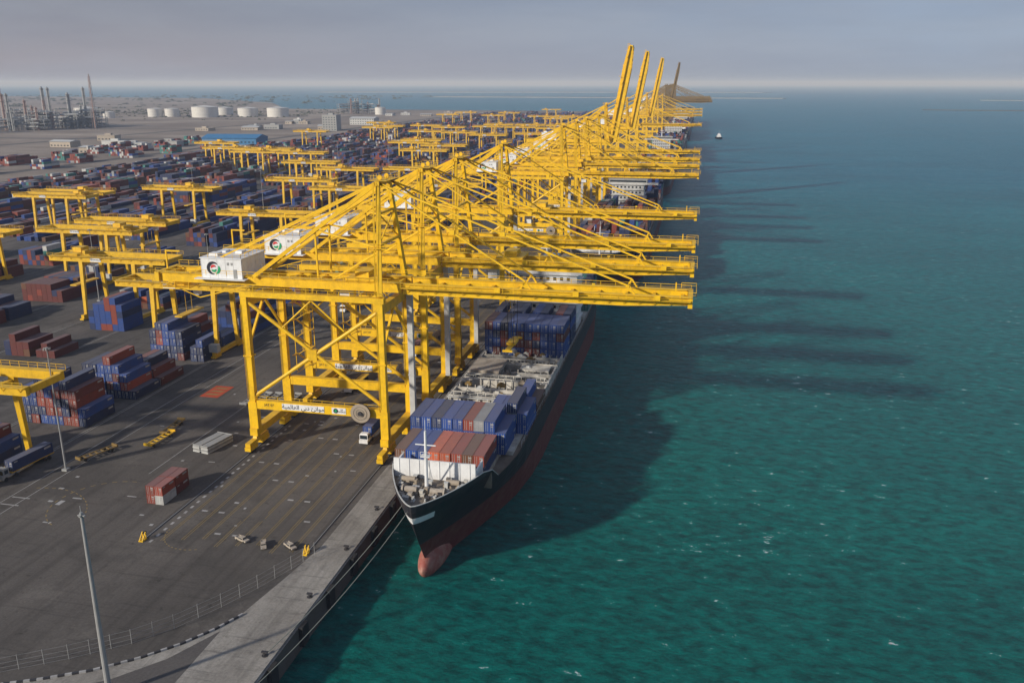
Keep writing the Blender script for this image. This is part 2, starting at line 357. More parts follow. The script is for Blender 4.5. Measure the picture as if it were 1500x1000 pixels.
def stackblock(hts,xs,ys,z0,L,ws,place,cols=None,sc=K):
    nx=len(xs);ny=len(ys)
    for j in range(ny):
        cb=pick(ws)
        for i in range(nx):
            for k in range(hts[j][i]):
                top=k==hts[j][i]-1
                r_=hts[j][i+1] if i+1<nx else 0; f_=hts[j-1][i] if j>0 and ys[j]-ys[j-1]<14 else 0
                if not top and r_>k and f_>k: continue
                c=cols[j][i] if cols and top else (cb if random.random()<.35 else pick(ws))
                conts.append((xs[i],ys[j],z0+k*2.6*sc,L,c,place,sc))
S1='on the ship deck'
P1=2.13
stackblock([[2]*8],[11.6+i*P1 for i in range(8)],[-20.5],8.9,12.19,WS,S1,cols=[['brown','blue','blue','orange','orange','brick','brown','brick']])
stackblock([[3]*8+[2]],[11.0+i*P1 for i in range(9)],[-9.4],8.9,12.19,{'blue':8,'navy':1.5,'grey':1},S1,cols=[['blue','blue','navy','blue','blue','brick','grey','blue','blue']])
stackblock([[0,0,0,0,0,0,2,2,3,2]],[11.0+i*P1 for i in range(10)],[1.6],8.9,12.19,WS,S1)
stackblock([[0]*7+[0,2,1]],[11.0+i*P1 for i in range(10)],[13],8.9,12.19,WS,S1)
stackblock([[4]*10,[4,3,4,4,3,4,4,3,4,4]],[10.6+i*P1 for i in range(10)],[54,66],8.9,12.19,{'blue':3,'navy':4,'brick':3,'maroon':3},S1)
stackblock([[4]*10]*2,[10.6+i*P1 for i in range(10)],[104,117],8.9,12.19,WF,S1)
shipsdef=[(165,250,32,310),(470,260,32,700),(770,280,36,990),(1150,300,36,1380),(1560,300,36,1800)]
for (y0,L,B,ys_) in shipsdef:
    nr=int((B-2)/P1); xs=[10+1.2+1.05+i*P1 for i in range(nr)]
    yy=y0+24
    rows=[];yl=[]
    while yy<y0+L-14:
        if abs(yy-ys_)>14: yl.append(yy); rows.append([random.choice([3,4,4,5]) if random.random()<.85 else 1 for _ in xs] if random.random()<.85 else [0]*nr)
        yy+=13
    stackblock(rows,xs,yl,10.3,12.19,WF,'on a far ship deck')
YL='in the yard stack'
def near(c,y,h,ws,off=0,L=12.19): 
    stackblock([h],[c-7.4+off+2.13*i for i in range(len(h))],[y],.05,L,ws,YL)
near(-84,-21,[2,3,3,3,3,2,0,0],{'navy':5,'blue':2,'maroon':1})
near(-84,5,[4,4,5,4,4,5,4,2],{'blue':6,'navy':4,'maroon':3,'brick':1.5})
near(-84,24,[2,4,4,4,5,4,3,1],WB); near(-84,35,[0,0,1,2,3,3,2,1],WR)
near(-84,56,[4,5,5,4,4,0,2,3],WB); near(-84,67,[3,4,4,3,0,2,2,2],WB); near(-84,88,[2,3,3,4,3,3,3,2],WA); near(-84,100,[3,3,4,4,3,3,2,2],WB); near(-84,126,[3,3,3,3,3,3,3,2],WR); near(-84,138,[3,3,3,4,3,3,3,2],WB)
near(-131,-10,[2,2,2,2,1,2,0,0],WA); near(-131,8,[2,2,0,0,2,2,2,0],WR)
near(-129,50,[2,3,2,2,0,1,2,1],WR); near(-125,80,[0,3,4,4,5,5,4,0],{'blue':4,'teal':1.2,'brick':2,'navy':2}); near(-131,108,[3,3,3,3,2,3,2,2],WA); near(-131,120,[3,3,3,3,3,3,2,2],WB); near(-131,140,[3,3,3,3,3,2,2,2],WR)
near(-174,40,[1,2,2,1,1,0,0,0],WA); near(-174,72,[2,2,3,2,2,2,3,2],WR); near(-174,84,[2,3,3,3,3,2,2,2],WR); near(-174,110,[3,3,3,3,3,3,2,2],WR); near(-174,122,[3,3,3,3,3,3,3,2],WR); near(-178,142,[3,3,2,3,3,3,2,2],WA)
near(-221,90,[2,3,3,3,3,3,3,2],WR); near(-221,102,[3,2,3,3,3,3,3,2],WR); near(-225,128,[2,3,3,3,3,3,3,3],WA); near(-225,140,[3,3,3,3,3,3,3,2],WA)
for k in range(9):
    c=-84-47*k; xs=[c-7.4+2.13*i for i in range(8)]
    y=156. if k<4 else 60.+k*10
    ys=[];rows=[]; base=3
    while y<2150:
        if (y+30)%250>225: y+=11.5; base=random.choice([1,2,3]); continue
        if random.random()<.14: base=random.choice([2,2,3,3,3,4]); 
        if random.random()<.08: y+=12; continue
        rows.append([ (min(4,max(0,base+random.choice([-1,0,0,0,0,1]))) if random.random()<.95 else 0) for _ in xs]); ys.append(y); y+=10.7
    stackblock(rows,xs,ys,.05,12.19,WA if k<5 else WF,YL)
    xs=[c-20.+2.13*i for i in range(3)]; ys=[];rows=[]; y=230.
    while y<2100:
        if random.random()<.6: rows.append([random.choice([0,1,2,2]) for _ in xs]); ys.append(y)
        y+=10.7
    if rows: stackblock(rows,xs,ys,.05,12.19,WA if k<5 else WF,YL)
for q in range(26):
    x0=-520-random.random()*60-(q%3)*40; y0=430+q*22
    xs=[x0+2.2*i for i in range(7)]; ys=[y0,y0+11]
    stackblock([[random.choice([2,3,4]) for _ in xs] for _ in ys],xs,ys,.05,12.19,{'teal':4 if q%5==0 else .5,'brick':3,'maroon':2,'white':1.5,'grey':1,'blue':1},YL)
a_=.72
for (x,y,z,k) in [(0,0,0,'brick'),(1,0,0,'white'),(0,0,1,'brick'),(1,0,1,'brick'),(0,1,0,'brick'),(1,1,0,'maroon'),(0,1,1,'brick'),(1,1,1,'brick')]:
    conts.append((-37.4+x*1.83,-29.6+y*4.5,.03+z*1.87,6.06,k,'standing alone on the apron',a_))
cx,cy=62.5,-165.6
conts.sort(key=lambda t:(t[0]-cx)**2+(t[1]-cy)**2)
for (x,y,z,L,k,pl,sc_) in conts[:300]:
    o=bpy.data.objects.new('shipping_container',cmesh(L,k)); C.objects.link(o); o.location=(x+random.gauss(0,.02),y+random.gauss(0,.07),z)
    o.rotation_euler=(0,0,random.gauss(0,.002)); o.scale=(sc_,sc_,sc_)
    tag(o,'%s corrugated steel shipping container %s'%(cword[k],pl),'shipping container','stacked shipping containers')
mb=MB()
for (x,y,z,L,k,pl,sc_) in conts[300:]:
    mi=CK.index(k); hw_=1.2*sc_; x0,x1,y0,y1=x-hw_,x+hw_,y-L/2*sc_,y+L/2*sc_; z1=z+2.56*sc_
    mb.add([(x0,y0,z),(x1,y0,z),(x1,y1,z),(x0,y1,z),(x0,y0,z1),(x1,y0,z1),(x1,y1,z1),(x0,y1,z1)],[(4,5,6,7),(0,1,5,4),(1,2,6,5),(2,3,7,6),(3,0,4,7)],mi)
CM2=[paint('far_container_'+k,tuple(c*.85 for c in CC[k]),.7,.5,dust=.26) for k in CK]
o=mb.obj('container_stacks',CM2); o['kind']='stuff'; tag(o,'mass of mixed colour container stacks across the yard','container stacks')
# ---------------- STS crane ----------------
G=-30.5; F=8.25
def sts(raised=False,full=True,trolley_x=-8,drop=24,YEL=YEL,deep=2.2,bwid=.95):
    nm='quay_crane'; rt=root(nm,'','quay crane','ship to shore cranes along the quay')
    def part(name,fn,mat=YEL,parent=rt,**k):
        mb=MB(); fn(mb); return mb.obj(name,mat,parent,**k)
    for x in(0,G):
        for y in(-F,F):
            def leg(mb):
                mb.beam((x,y,4.0),(x,y,11.2),2.0 if x<0 else 1.7,1.5); mb.beam((x,y,11.2),(x,y,35.6),1.4,1.3)
                mb.box(x-1.0,x+1.0,y-.9,y+.9,22,22.3)
                mb.rail((x-.75,y-.9,12),(x-.75,y-.9,12.01),22,1,.08)
            part('leg',leg)
            def bog(mb):
                mb.box(x-.6,x+.6,y-4.2,y+4.2,1.7,2.5); mb.box(x-.7,x+.7,y-4.4,y-1,.7,1.6); mb.box(x-.7,x+.7,y+1,y+4.4,.7,1.6); mb.box(x-.5,x+.5,y-1,y+1,2.5,3.2,top=.7)
            bo=part('bogie',bog)
            if full:
                for d0 in(-1,1):
                    def wh(mb):
                        for d in(3.8,2.7,1.6): mb.tube((x-.3,y+d*d0,.5),(x+.3,y+d*d0,.5),.42,n=10)
                    part('wheel_set',wh,DARK,bo)
        part('sill_beam',lambda mb: mb.box(x-.9,x+.9,-F-1.2,F+1.2,3.2,4.9))
        part('cross_beam',lambda mb: (mb.box(x-.65,x+.65,-F+.66,F-.66,33.2,35.2),mb.beam((x,-F,24),(x,0,33.5),.5),mb.beam((x,F,24),(x,0,33.5),.5)))
    for y in(-F,F):
        part('portal_beam',lambda mb:(mb.box(G+1.06,-.91,y-.65,y+.65,9.7,11.7)))
        def top(mb): mb.box(G-.8,1.0,y-.64,y+.64,35.62,36.8)
        part('upper_beam',top)
        def br(mb):
            mb.tube((G+.5,y,34.5),(-.6,y,12.6),.40,n=8); mb.tube((-.6,y,33.6),(G+.6,y,12.6),.40,n=8)
            mb.box(-16.6,-14.6,y-.46,y+.46,22,24.4)
            mb.tube((G/2,y,35.4),(G/2-7,y,29),.2,n=6); mb.tube((G/2,y,35.4),(G/2+7,y,29),.2,n=6)
        part('diagonal_brace',br)
    def gir(mb):
        for y in(-3.3,3.3):
            mb.box(-53,3.2,y-.5,y+.5,37.0,39.0); mb.box(-53,3.2,y-.8,y+.8,39.0,39.1)
        for i in range(10): mb.box(-52.5+i*6,-52+i*6,-2.75,2.75,38,38.8)
        mb.box(-54,-53,-4.4,4.4,37,39.2)
        for i in range(9): mb.beam((-52+i*6,-2.7,38.4),(-46+i*6,2.7,38.4),.22)
    gi=part('main_girder',gir)
    def boo(mb):
        for y in(-3.3,3.3):
            mb.beam((0,y,0),(46,y,0),bwid,deep); mb.beam((46,y,0),(58.5,y,.25),bwid,deep,bwid,deep*.6)
            if not raised: mb.box(0,58.5,y-.75,y+.75,deep/2+.01,deep/2+.12) 
        for i in range(11): mb.box(1+i*5.6,1.6+i*5.6,-2.75,2.75,-.5,.4)
        for i in range(10): mb.beam((1.3+i*5.6,-2.7,0),(6.9+i*5.6,2.7,0),.2)
        mb.box(58.5,59.4,-4.3,4.3,-.9,1.2)
        for y in(-3.3,3.3):
            for xx in(26,47): mb.beam((xx-1.2,y,1),(xx,y,2.9),.3); mb.beam((xx+1.2,y,1),(xx,y,2.9),.3)
    bo=part('boom',boo)
    def bw(mb):
        for y in(-4.9,4.9):
            mb.box(0,59,y-.5,y+.5,.55,.62); s=.5 if y>0 else -.5
            mb.rail((0,y+s,.6),(59,y+s,.6),1.15,3 if full else 8,.08 if full else .12)
            for i in range(20): mb.beam((1+i*3,y,.55),(1+i*3,y*.8,-.6),.1)
        mb.rail((57,-4.3,1.3),(60,-4.3,1.3)); mb.rail((57,4.3,1.3),(60,4.3,1.3)); mb.beam((56,0,1.2),(56,0,3.4),.25)
        mb.rail((60,-4.3,1.2),(60,4.3,1.2),1.1,2)
        for xx in(20,36,52): mb.box(xx,xx+1.2,-5.6,-4.6,.7,1.7)
        for xx in(8,24,40): mb.beam((xx,-5.3,.6),(xx,-5.3,3.4),.1); mb.box(xx-.2,xx+.4,-5.5,-5.1,3.3,3.6)
    part('walkway',bw,YEL,bo)
    bo.location=(3.5,0,37.8)
    ang=math.radians(80) if raised else 0
    if raised: bo.rotation_euler=(0,-ang,0)
    def mast(mb):
        for y in(-1,1):
            mb.beam((0,y*F,37),(-1.2,y*3.2,60),1.1,1.0,.8,.8)
            mb.beam((-30,y*4.4,39.2),(-1.8,y*3.2,60),.65,.8)
            mb.beam((-.3,y*6,47),(-15.5,y*3.6,50),.35)
            mb.beam((-15.5,y*3.7,50),(-15.5,y*3.4,39.3),.35)
            mb.beam((-.3,y*6.2,46.5),(-12,y*3.4,39.3),.4)
        mb.beam((-.5,-6,47.6),(-.5,6,47.6),.6); mb.beam((-.8,-4.6,54),(-.8,4.6,54),.45)
        mb.beam((-.5,-6,47.6),(-.8,4.6,54),.25); mb.beam((-.5,6,47.6),(-.8,-4.6,54),.25); mb.beam((-15.5,-3.6,50),(-15.5,3.6,50),.3)
        mb.beam((-1.2,-4,60.2),(-1.2,4,60.2),1.0,.9)
    af=part('a_frame',mast)
    def plat(mb):
        mb.box(-3.0,1.0,-4.0,4.0,60.75,60.82)
        for a,b2 in(((-3,-4,60.8),(1,-4,60.8)),((-3,4,60.8),(1,4,60.8)),((-3,-4,60.8),(-3,4,60.8)),((1,-4,60.8),(1,4,60.8))): mb.rail(a,b2,1.0,1.6,.06)
        for y in(-2,2): mb.tube((-1.2,y-.2,61.3),(-1.2,y+.2,61.3),.5,n=12)
        mb.box(-2.2,1.4,-7.2,-5.2,47.0,47.1); mb.rail((-2.2,-7.2,47.1),(1.4,-7.2,47.1),1.1,1.5,.07)
        mb.rail((-.8,-8.4,38),(-1.9,-4.1,60.5),.01,1.2,.22); mb.beam((-.2,-8.6,38),(-1.4,-4.2,60.5),.07); mb.beam((-.9,-8.6,38),(-2.1,-4.2,60.5),.07)
    part('apex_platform',plat,YEL,af)
    def bpt(d): return (3.5+d*math.cos(ang)-2.9*math.sin(ang),37.8+d*math.sin(ang)+2.9*math.cos(ang))
    for d in(26,47):
        for y in(-3.3,3.3):
            def st(mb):
                x_,z_=bpt(d)
                if raised and d==47: 
                    mb.beam((-1,y,60),(-9,y,52),.4); return
                mb.beam((-.9,y,60.2),(x_,y,z_),.26,.36)
                if full: mb.box(-.9+(x_+.9)*.5-.5,-.9+(x_+.9)*.5+.5,y-.3,y+.3,(60.2+z_)/2-.45,(60.2+z_)/2+.45)
            part('forestay',st)
    for y in(-1,1): part('backstay',lambda mb:(mb.beam((-1.8,y*3.3,60.3),(-46,y*3.3,39.2),.24,.34),mb.beam((-1.4,y,60.6),(-35,y,43.0),.1)))
    hz0,hz1=38.5,42.9
    def mh(mb):
        mb.box(-42.2,-32.6,-4.6,6.0,hz0,hz1); mb.box(-42.4,-32.4,-4.8,6.2,hz1,hz1+.2)
        mb.box(-41,-39,-3,-1,hz1+.2,hz1+.9); mb.box(-37,-35.4,1,3,hz1+.2,hz1+.8); mb.box(-40.5,-39.6,1.5,3.5,hz1+.2,hz1+.6); mb.box(-43.6,-31.6,-5.6,6.8,hz0-.2,hz0-.02)
        for i in range(6): mb.box(-42.2+i*1.9,-42.1+i*1.9,-4.64,-4.6,hz0,hz1)
        for i in range(6): mb.box(-32.6,-32.56,-4.4+i*2,-4.3+i*2,hz0,hz1)
    ho=part('machinery_house',mh,WHT)
    if full:
        def lg(mb):
            yf=-4.68
            def arc(r0,r1,a0,a1,mi,cx=-39.2,cz=(hz0+hz1)/2,dy=0):
                n=18
                for i in range(n):
                    f0=math.sin(math.pi*i/n)**.7; f1=math.sin(math.pi*(i+1)/n)**.7; rm=(r0+r1)/2; hh=(r1-r0)/2
                    t0=math.radians(a0+(a1-a0)*i/n);t1=math.radians(a0+(a1-a0)*(i+1)/n)
                    mb.add([(cx+(rm-hh*f0)*math.cos(t0),yf-dy,cz+(rm-hh*f0)*math.sin(t0)),(cx+(rm+hh*f0)*math.cos(t0),yf-dy,cz+(rm+hh*f0)*math.sin(t0)),(cx+(rm+hh*f1)*math.cos(t1),yf-dy,cz+(rm+hh*f1)*math.sin(t1)),(cx+(rm-hh*f1)*math.cos(t1),yf-dy,cz+(rm-hh*f1)*math.sin(t1))],[(0,1,2,3)],mi)
            arc(.95,1.65,40,280,0); arc(1.0,1.6,290,390,1); arc(.3,.85,200,350,1); arc(.3,.85,30,180,2)
        part('emblem',lg,[LOGON,LOGOG,LOGOR],ho)
        part('door',lambda mb:mb.box(-34.6,-33.8,-4.68,-4.61,hz0+.1,hz0+2.1),GREY,ho)
        for i in range(2): part('vent',lambda mb:mb.box(-36+i*.9,-35.5+i*.9,-4.66,-4.61,hz1-1.4,hz1-.8),GREY,ho)
        part('handrail',lambda mb:(mb.rail((-53.5,-4.6,39.1),(3,-4.6,39.1),1.1,2.4,.08),mb.rail((-53.5,4.6,39.1),(3,4.6,39.1),1.1,2.4,.08),mb.rail((G,-F-.66,36.8),(1,-F-.66,36.8),1.1,2.4,.08),mb.rail((G+1,-F-.7,11.7),(-1,-F-.7,11.7),1.1,2.4,.07),mb.rail((-42.2,-4.8,hz1+.2),(-32.5,-4.8,hz1+.2),1,1.8,.06),mb.rail((-32.5,-4.8,hz1+.2),(-32.5,6,hz1+.2),1,1.8,.06)))
        def back(mb):
            mb.box(-53,-46,-4.2,4.2,35.6,35.75)
            for a in(-53,-49.5,-46):
                for y in(-4,4): mb.beam((a,y,35.6),(a,y,37),.15)
            mb.rail((-53,-4.2,35.7),(-46,-4.2,35.7),1.1,1.7,.07)
            mb.box(-51,-48.5,-2,1,35.76,37); mb.beam((-53.5,0,39),(-53.5,0,43.5),.3); mb.beam((-53.5,0,43.3),(-50,0,43.3),.3)
            mb.beam((-31.5,-3.3,37),(-44,-3.3,33.5),.2); mb.beam((-44,-3.3,33.5),(-53,-3.3,37),.2)
        part('rear_platform',back)
        def stair(mb):
            x=G+1.8; z=12
            while z<34:
                mb.beam((x,-F-1.9,z),(x+3.4,-F-1.9,z+2.2),.7,.12); mb.rail((x,-F-2.2,z),(x+3.4,-F-2.2,z+2.2),.9,1.7,.06)
                mb.beam((x+3.4,-F-3.0,z+2.2),(x,-F-3.0,z+4.4),.7,.12); mb.box(x+3.4,x+4.3,-F-3.5,-F-1.5,z+2.15,z+2.25); mb.box(x-.9,x,-F-3.5,-F-1.5,z+4.35,z+4.45); z+=4.4
            for xx,yy in((x-.8,-F-3.4),(x+4.2,-F-3.4)): mb.beam((xx,yy,12),(xx,yy,34.5),.14)
        def stair2(mb):
            m2=MB(); stair(m2)
            mb.add([(v[0],-v[1],v[2]) for v in m2.v],m2.f)
        part('stairway',stair2)
        part('elevator_shaft',lambda mb:(mb.box(1.0,2.2,F-3.0,F-1.8,5,35.5),mb.box(.9,2.3,F-3.1,F-1.7,15,15.3),mb.box(.9,2.3,F-3.1,F-1.7,25,25.3)),LGREY)
        def reel(mb):
            c=(-4.9,-F-.75,11.0)
            mb.tube((c[0],c[1],c[2]),(c[0],c[1]-.9,c[2]),1.9,n=28,mi=0); mb.tube((c[0],c[1]-.9,c[2]),(c[0],c[1]-1.0,c[2]),2.2,n=28,mi=1); mb.tube((c[0],c[1]-1.0,c[2]),(c[0],c[1]-1.35,c[2]),.5,n=14,mi=0)
            for rr in(.9,1.5):
                for i in range(24):
                    a=i*math.pi/12; a2=(i+1)*math.pi/12; mb.beam((c[0]+rr*math.cos(a),c[1]-1.03,c[2]+rr*math.sin(a)),(c[0]+rr*math.cos(a2),c[1]-1.03,c[2]+rr*math.sin(a2)),.06,.05,mi=0)
        part('cable_reel',reel,[DARK,REEL])
        sg=part('sign',lambda mb:mb.box(-23.4,-13.6,-F-.75,-F-.665,10.05,11.45),WHT)
        ar='\ufe94\ufef4\ufee4\ufedf\ufe8e\ufecc\ufedf\ufe8d \ufef2\ufe91\ufea9 \ufe8a\ufee7\ufe8d\ufeee\ufee3'
        text_mesh('lettering',ar,1.35,LOGON,sg,(-18.5,-F-.77,10.75),(math.pi/2,0,0))
        s2=part('sign',lambda mb:mb.box(-11.8,-8.6,-F-.75,-F-.665,10.05,11.45),WHT)
        def ell(mb):
            mb.tube((-10.9,-F-.76,10.75),(-10.9,-F-.78,10.75),.55,n=18,mi=0); mb.tube((-10.9,-F-.78,10.75),(-10.9,-F-.80,10.75),.3,n=14,mi=1)
        part('emblem',ell,[LOGON,LOGOG],s2)
        text_mesh('lettering','DP\nWORLD',.45,LOGON,s2,(-9.5,-F-.77,10.8),(math.pi/2,0,0))
        text_mesh('lettering','JAT 07',.8,LOGON,rt,(-26.5,-F-.67,10.8),(math.pi/2,0,0))
        tr=part('trolley',lambda mb:(mb.box(-3.2,3.2,-3.9,3.9,39.15,39.75),mb.box(-1.5,1.5,-2.4,2.4,39.75,41.0)))
        ca=part('operator_cab',lambda mb:(mb.box(-5.8,-3.6,-1.2,1.2,33.8,36.2),mb.beam((-4.7,-1,36.2),(-3,-1,39.6),.2),mb.beam((-4.7,1,36.2),(-3,1,39.6),.2)),WHT,tr)
        part('window',lambda mb:mb.box(-5.9,-4.2,-1.05,1.05,33.7,35.6),GLASS,ca)
        sp_z=39.6-drop
        for a in(-1,1):
            for b2 in(-1.5,1.5): part('hoist_rope',lambda mb:mb.beam((a,b2,39.6),(a*.7,b2*1.5,sp_z+.9),.09),DARK,tr)
        part('spreader',lambda mb:(mb.box(-.6,.6,-6,6,sp_z,sp_z+.4),mb.box(-1.1,1.1,-2,2,sp_z+.4,sp_z+1.0),mb.box(-1.2,1.2,-6.1,-5.7,sp_z-.2,sp_z+.3),mb.box(-1.2,1.2,5.7,6.1,sp_z-.2,sp_z+.3)),YEL,tr)
        tr.location=(trolley_x,0,0)
    return rt
cr1=sts(False,True,-6,5)
cr1.scale=(1,1,.972)
trl=[(6.0,-6),(35,20),(65,-3),(121,12),(250,14),(297,2),(338,18),(398,-5)]
for i,(y,tx) in enumerate(trl):
    r_=cr1 if i==0 else clone(cr1)
    r_.location=(0,y,0)
    for ch in r_.children:
        if ch.name.startswith('trolley'):
            ch.location.x=tx
            if i==1:
                for g2 in ch.children:
                    if g2.name.startswith('spreader'): g2.location.z=-18
                    if g2.name.startswith('hoist_rope'):
                        a,b2=g2.data.vertices[0].co.x,g2.data.vertices[0].co.y; a=1 if a>0 else -1; b2=1.5 if b2>0 else -1.5
                        mb=MB(); mb.beam((a,b2,39.6),(a*.7,b2*1.5,17.5),.1)
                        o=mb.obj('tmp',DARK); g2.data=o.data; bpy.data.objects.remove(o)
    r_['label']='yellow ship to shore gantry crane with lowered boom over the water' if i else 'yellow gantry crane above the ship bow with white machinery house'
cr2=sts(True,False,deep=5.2,bwid=1.6); cr2.location=(0,442,0); cr2.scale=(1.06,)*3; cr2['label']='yellow quay crane with its boom raised steeply'
for y,s in((612,1.08),(890,1.1)): clone(cr2,(0,y,0)).scale=(s,s,s)
cr4=sts(True,False,YEL=OCH,deep=4.6); cr4.location=(0,1560,0); cr4.scale=(1.2,)*3; cr4['label']='quay crane with painted-in cloud shade and its boom raised steeply'  # cloud shade put into the colour of this crane
cr3=sts(False,False); cr3['label']='distant yellow quay crane with lowered boom'; cr3.location=(0,1150,0)
for y in(745,1020,1300): clone(cr3,(0,y,0))
cr5=sts(False,False,YEL=OCH); cr5['label']='quay crane with painted-in cloud shade and lowered boom'; cr5.location=(0,1420,0); cr5.scale=(1.25,)*3  # far cluster: ochre colour paints the cloud shadow onto the cranes
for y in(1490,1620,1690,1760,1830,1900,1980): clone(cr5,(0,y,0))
# ---------------- yard cranes ----------------
rt=root('yard_crane','yellow yard gantry crane straddling container stacks','yard crane','yard gantry cranes')
for x in(-10,10):
    for y in(-6,6):
        mb=MB(); mb.beam((x,y,1.6),(x,y*.8,20),1.0,.9,1.4,1.1); mb.obj('leg',YEL2,rt)
    mb=MB(); mb.box(x-.55,x+.55,-8,8,.9,2.0); mb.box(x-.7,x+.7,-8.6,-5,.35,.9); mb.box(x-.7,x+.7,5,8.6,.35,.9); mb.obj('sill_beam',YEL2,rt)
    mb=MB(); mb.beam((x,-4.1,19),(x,4.1,19),.9); mb.obj('cross_beam',YEL2,rt)
mb=MB()
for y in(-4.8,4.8): mb.box(-22,22,y-.55,y+.55,20,21.8); 
for x in(-22,22): mb.box(x-.4,x+.4,-4.2,4.2,20.3,21.7)
go=mb.obj('main_girder',YEL2,rt)
mb=MB()
for y in(-6,6): mb.rail((-22,y,21.8),(22,y,21.8),1.1,2.2,.08); mb.box(-22,22,min(y,y*.9),max(y,y*.9),21.7,21.78)
for i in range(12): mb.beam((-21+i*3.8,-6,21.7),(-21+i*3.8,-5,20.3),.1)
mb.obj('walkway',YEL2,go)
mb=MB(); mb.box(-2.5,2.5,-5.2,5.2,21.85,22.7); mb.box(-1.5,1.8,-2,2,22.7,24.2); mb.box(3,4,-3,-1,22,23.4); mb.obj('trolley',YEL2,rt)
mb=MB(); mb.box(2.8,4.6,-1.4,.4,17.6,19.9); mb.obj('operator_cab',WHT,rt)
mb=MB(); mb.box(8,11.2,-7.9,-6.2,2.0,4.4); mb.obj('electrical_cabinet',LGREY,rt)
sg=MB(); sg.box(-6,-2,-5.45,-5.36,20.2,21.5); sg=sg.obj('sign',WHT,rt)
text_mesh('lettering','DP WORLD',.7,LOGON,sg,(-4,-5.47,20.85),(math.pi/2,0,0))
mb=MB(); mb.beam((-1,0,22),(-1,0,12),.08); mb.beam((1,0,22),(1,0,12),.08); mb.box(-1.2,1.2,-6,6,11.6,12); mb.obj('spreader',YEL2,rt)
rt.location=(-84,-26,0)
pos=[(0,62),(1,92),(1,300),(2,142),(2,165),(2,338),(3,282),(3,128),(4,238),(4,252),(2,410),(1,200),(3,455),(0,190),(0,330),(1,420),(0,470)]
used={}
for q in range(46):
    k=random.choice([0,0,1,1,2,2,3,3,4,5,6,7])
    for t in range(20):
        y=random.choice([random.uniform(520,1100),random.uniform(520,2050)])
        if all(abs(y-u)>26 for u in used.get(k,[])): break
    used.setdefault(k,[]).append(y); pos.append((k,y))
for k,y in pos:
    y_=clone(rt,(-84-47*k,y,0))
    tx=random.uniform(-14,14)
    for ch in y_.children:
        if ch.name.startswith(('trolley','operator_cab','spreader')): ch.location.x=tx
